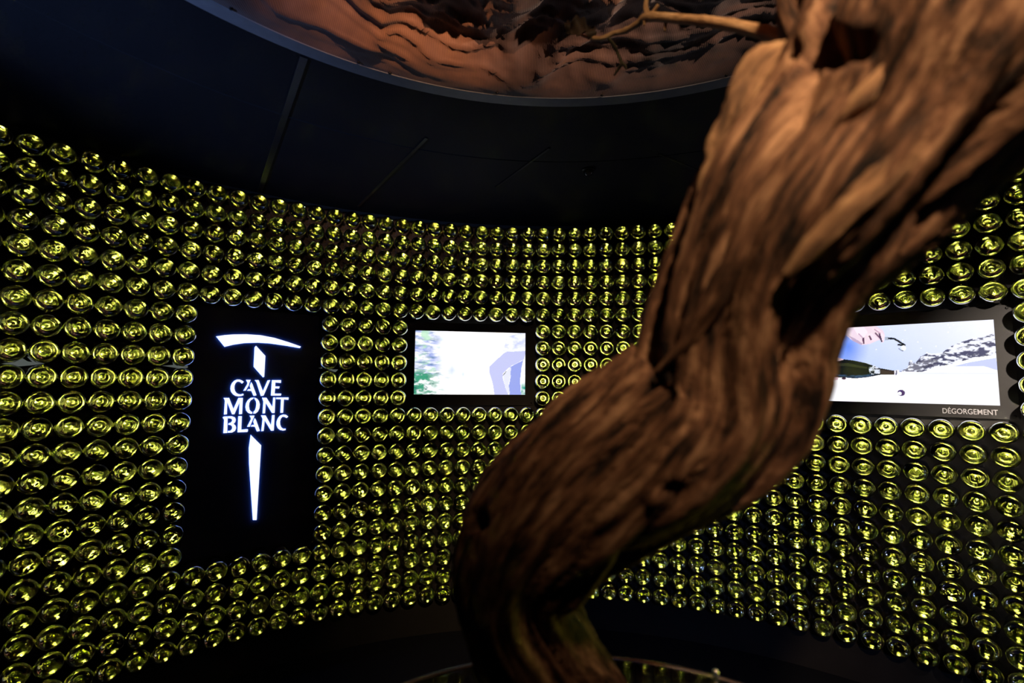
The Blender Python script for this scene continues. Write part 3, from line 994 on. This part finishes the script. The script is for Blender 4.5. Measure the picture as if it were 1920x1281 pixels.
# stump of a cut arm near the top and the dry cane that leaves it
tube('arm_stump', [(1640,170,.47,70),(1590,105,.475,72),(1555,40,.48,74),(1540,-30,.49,70),(1560,-120,.51,60)], 10, 48, M['bark'], vine,
     lambda t, s, u: 0.22 * (ridge(Vector((math.cos(t) * 1.6, math.sin(t) * 1.6, s * 5))) - .5) + 0.08 * noise.noise(Vector((math.cos(t) * 6, math.sin(t) * 6, s * 20))))
def cane_disp(t, s, u):
    return 0.10 * noise.noise(Vector((math.cos(t), math.sin(t), s * 40))) + 0.22 * max(0, math.sin(s * 70)) ** 14
cane = tube('cane', [(1530,92,.50,12),(1485,76,.54,13.5),(1420,58,.60,11.5),(1350,44,.68,10),(1280,36,.78,8.5),(1215,32,.88,8),(1196,44,.91,6),(1172,58,.95,5),(1150,63,.98,4.5),(1128,72,1.0,4),(1105,70,1.02,3.2),(1090,66,1.04,2)], 9, 16, M['cane'], vine, cane_disp)
def sub(name, knots, n, segs, mat, disp=None, flat=1.0):
    return tube(name, knots, n, segs, mat, cane, disp, flat)
bpy.context.view_layer.update()
sub('side_shoot', [(1218,34,.88,5),(1226,22,.87,4),(1234,9,.86,3)], 5, 10, M['cane'])
sub('side_shoot', [(1216,30,.88,5),(1211,14,.89,4.5),(1214,-8,.90,4),(1222,-40,.91,3)], 5, 10, M['cane'])
sub('side_shoot', [(1249,36,.83,3.5),(1248,46,.83,3),(1247,58,.83,2.5)], 4, 10, M['cane'])
sub('side_shoot', [(1209,38,.885,3),(1208,48,.885,2.2)], 3, 8, M['cane'])
sub('twig', [(1140,71,.985,3),(1150,84,.99,3.4),(1158,100,1.0,3),(1165,118,1.0,3.4),(1160,128,1.01,3),(1151,142,1.02,1.5)], 6, 10, M['twig'], cane_disp)
sub('twig', [(1165,118,1.0,3),(1172,124,1.0,3),(1174,130,1.0,1.5)], 4, 8, M['twig'])
def leaf(name, px, py, depth, size, rot):
    """curled dry leaf blade with a mid fold"""
    c = at_depth(px, py, depth)
    k = depth / FPX
    v, f = [], []
    nu, nv = 10, 7
    for th in (0, 1):
        for i in range(nu + 1):
            u = i / nu
            wd = math.sin(math.pi * min(1, u * 1.05) ** 0.7) * 0.42 * (1 + 0.25 * math.sin(u * 17))
            for j in range(nv + 1):
                w_ = (j / nv - .5) * 2
                x, y = (u - .5) * size, w_ * wd * size
                z = (0.35 * w_ * w_ * wd + 0.18 * math.sin(u * 5 + w_ * 2)) * size + th * 0.8
                xr, yr = x * math.cos(rot) - y * math.sin(rot), x * math.sin(rot) + y * math.cos(rot)
                v.append(c + RIGHT * xr * k + UP * yr * k - _F * z * k)
    n1 = (nu + 1) * (nv + 1)
    for th in (0, 1):
        for i in range(nu):
            for j in range(nv):
                a = th * n1 + i * (nv + 1) + j
                q = (a, a + 1, a + nv + 2, a + nv + 1)
                f.append(q if th else q[::-1])
    inv = cane.matrix_world.inverted()
    return link(name, mesh(name, [inv @ q for q in v], f, True), M['leaf'], cane)
leaf('leaf', 1092, 54, 1.02, 46, -0.3)
leaf('leaf', 1072, 50, 1.04, 30, 0.5)
leaf('leaf', 1108, 60, 1.01, 26, 1.1)
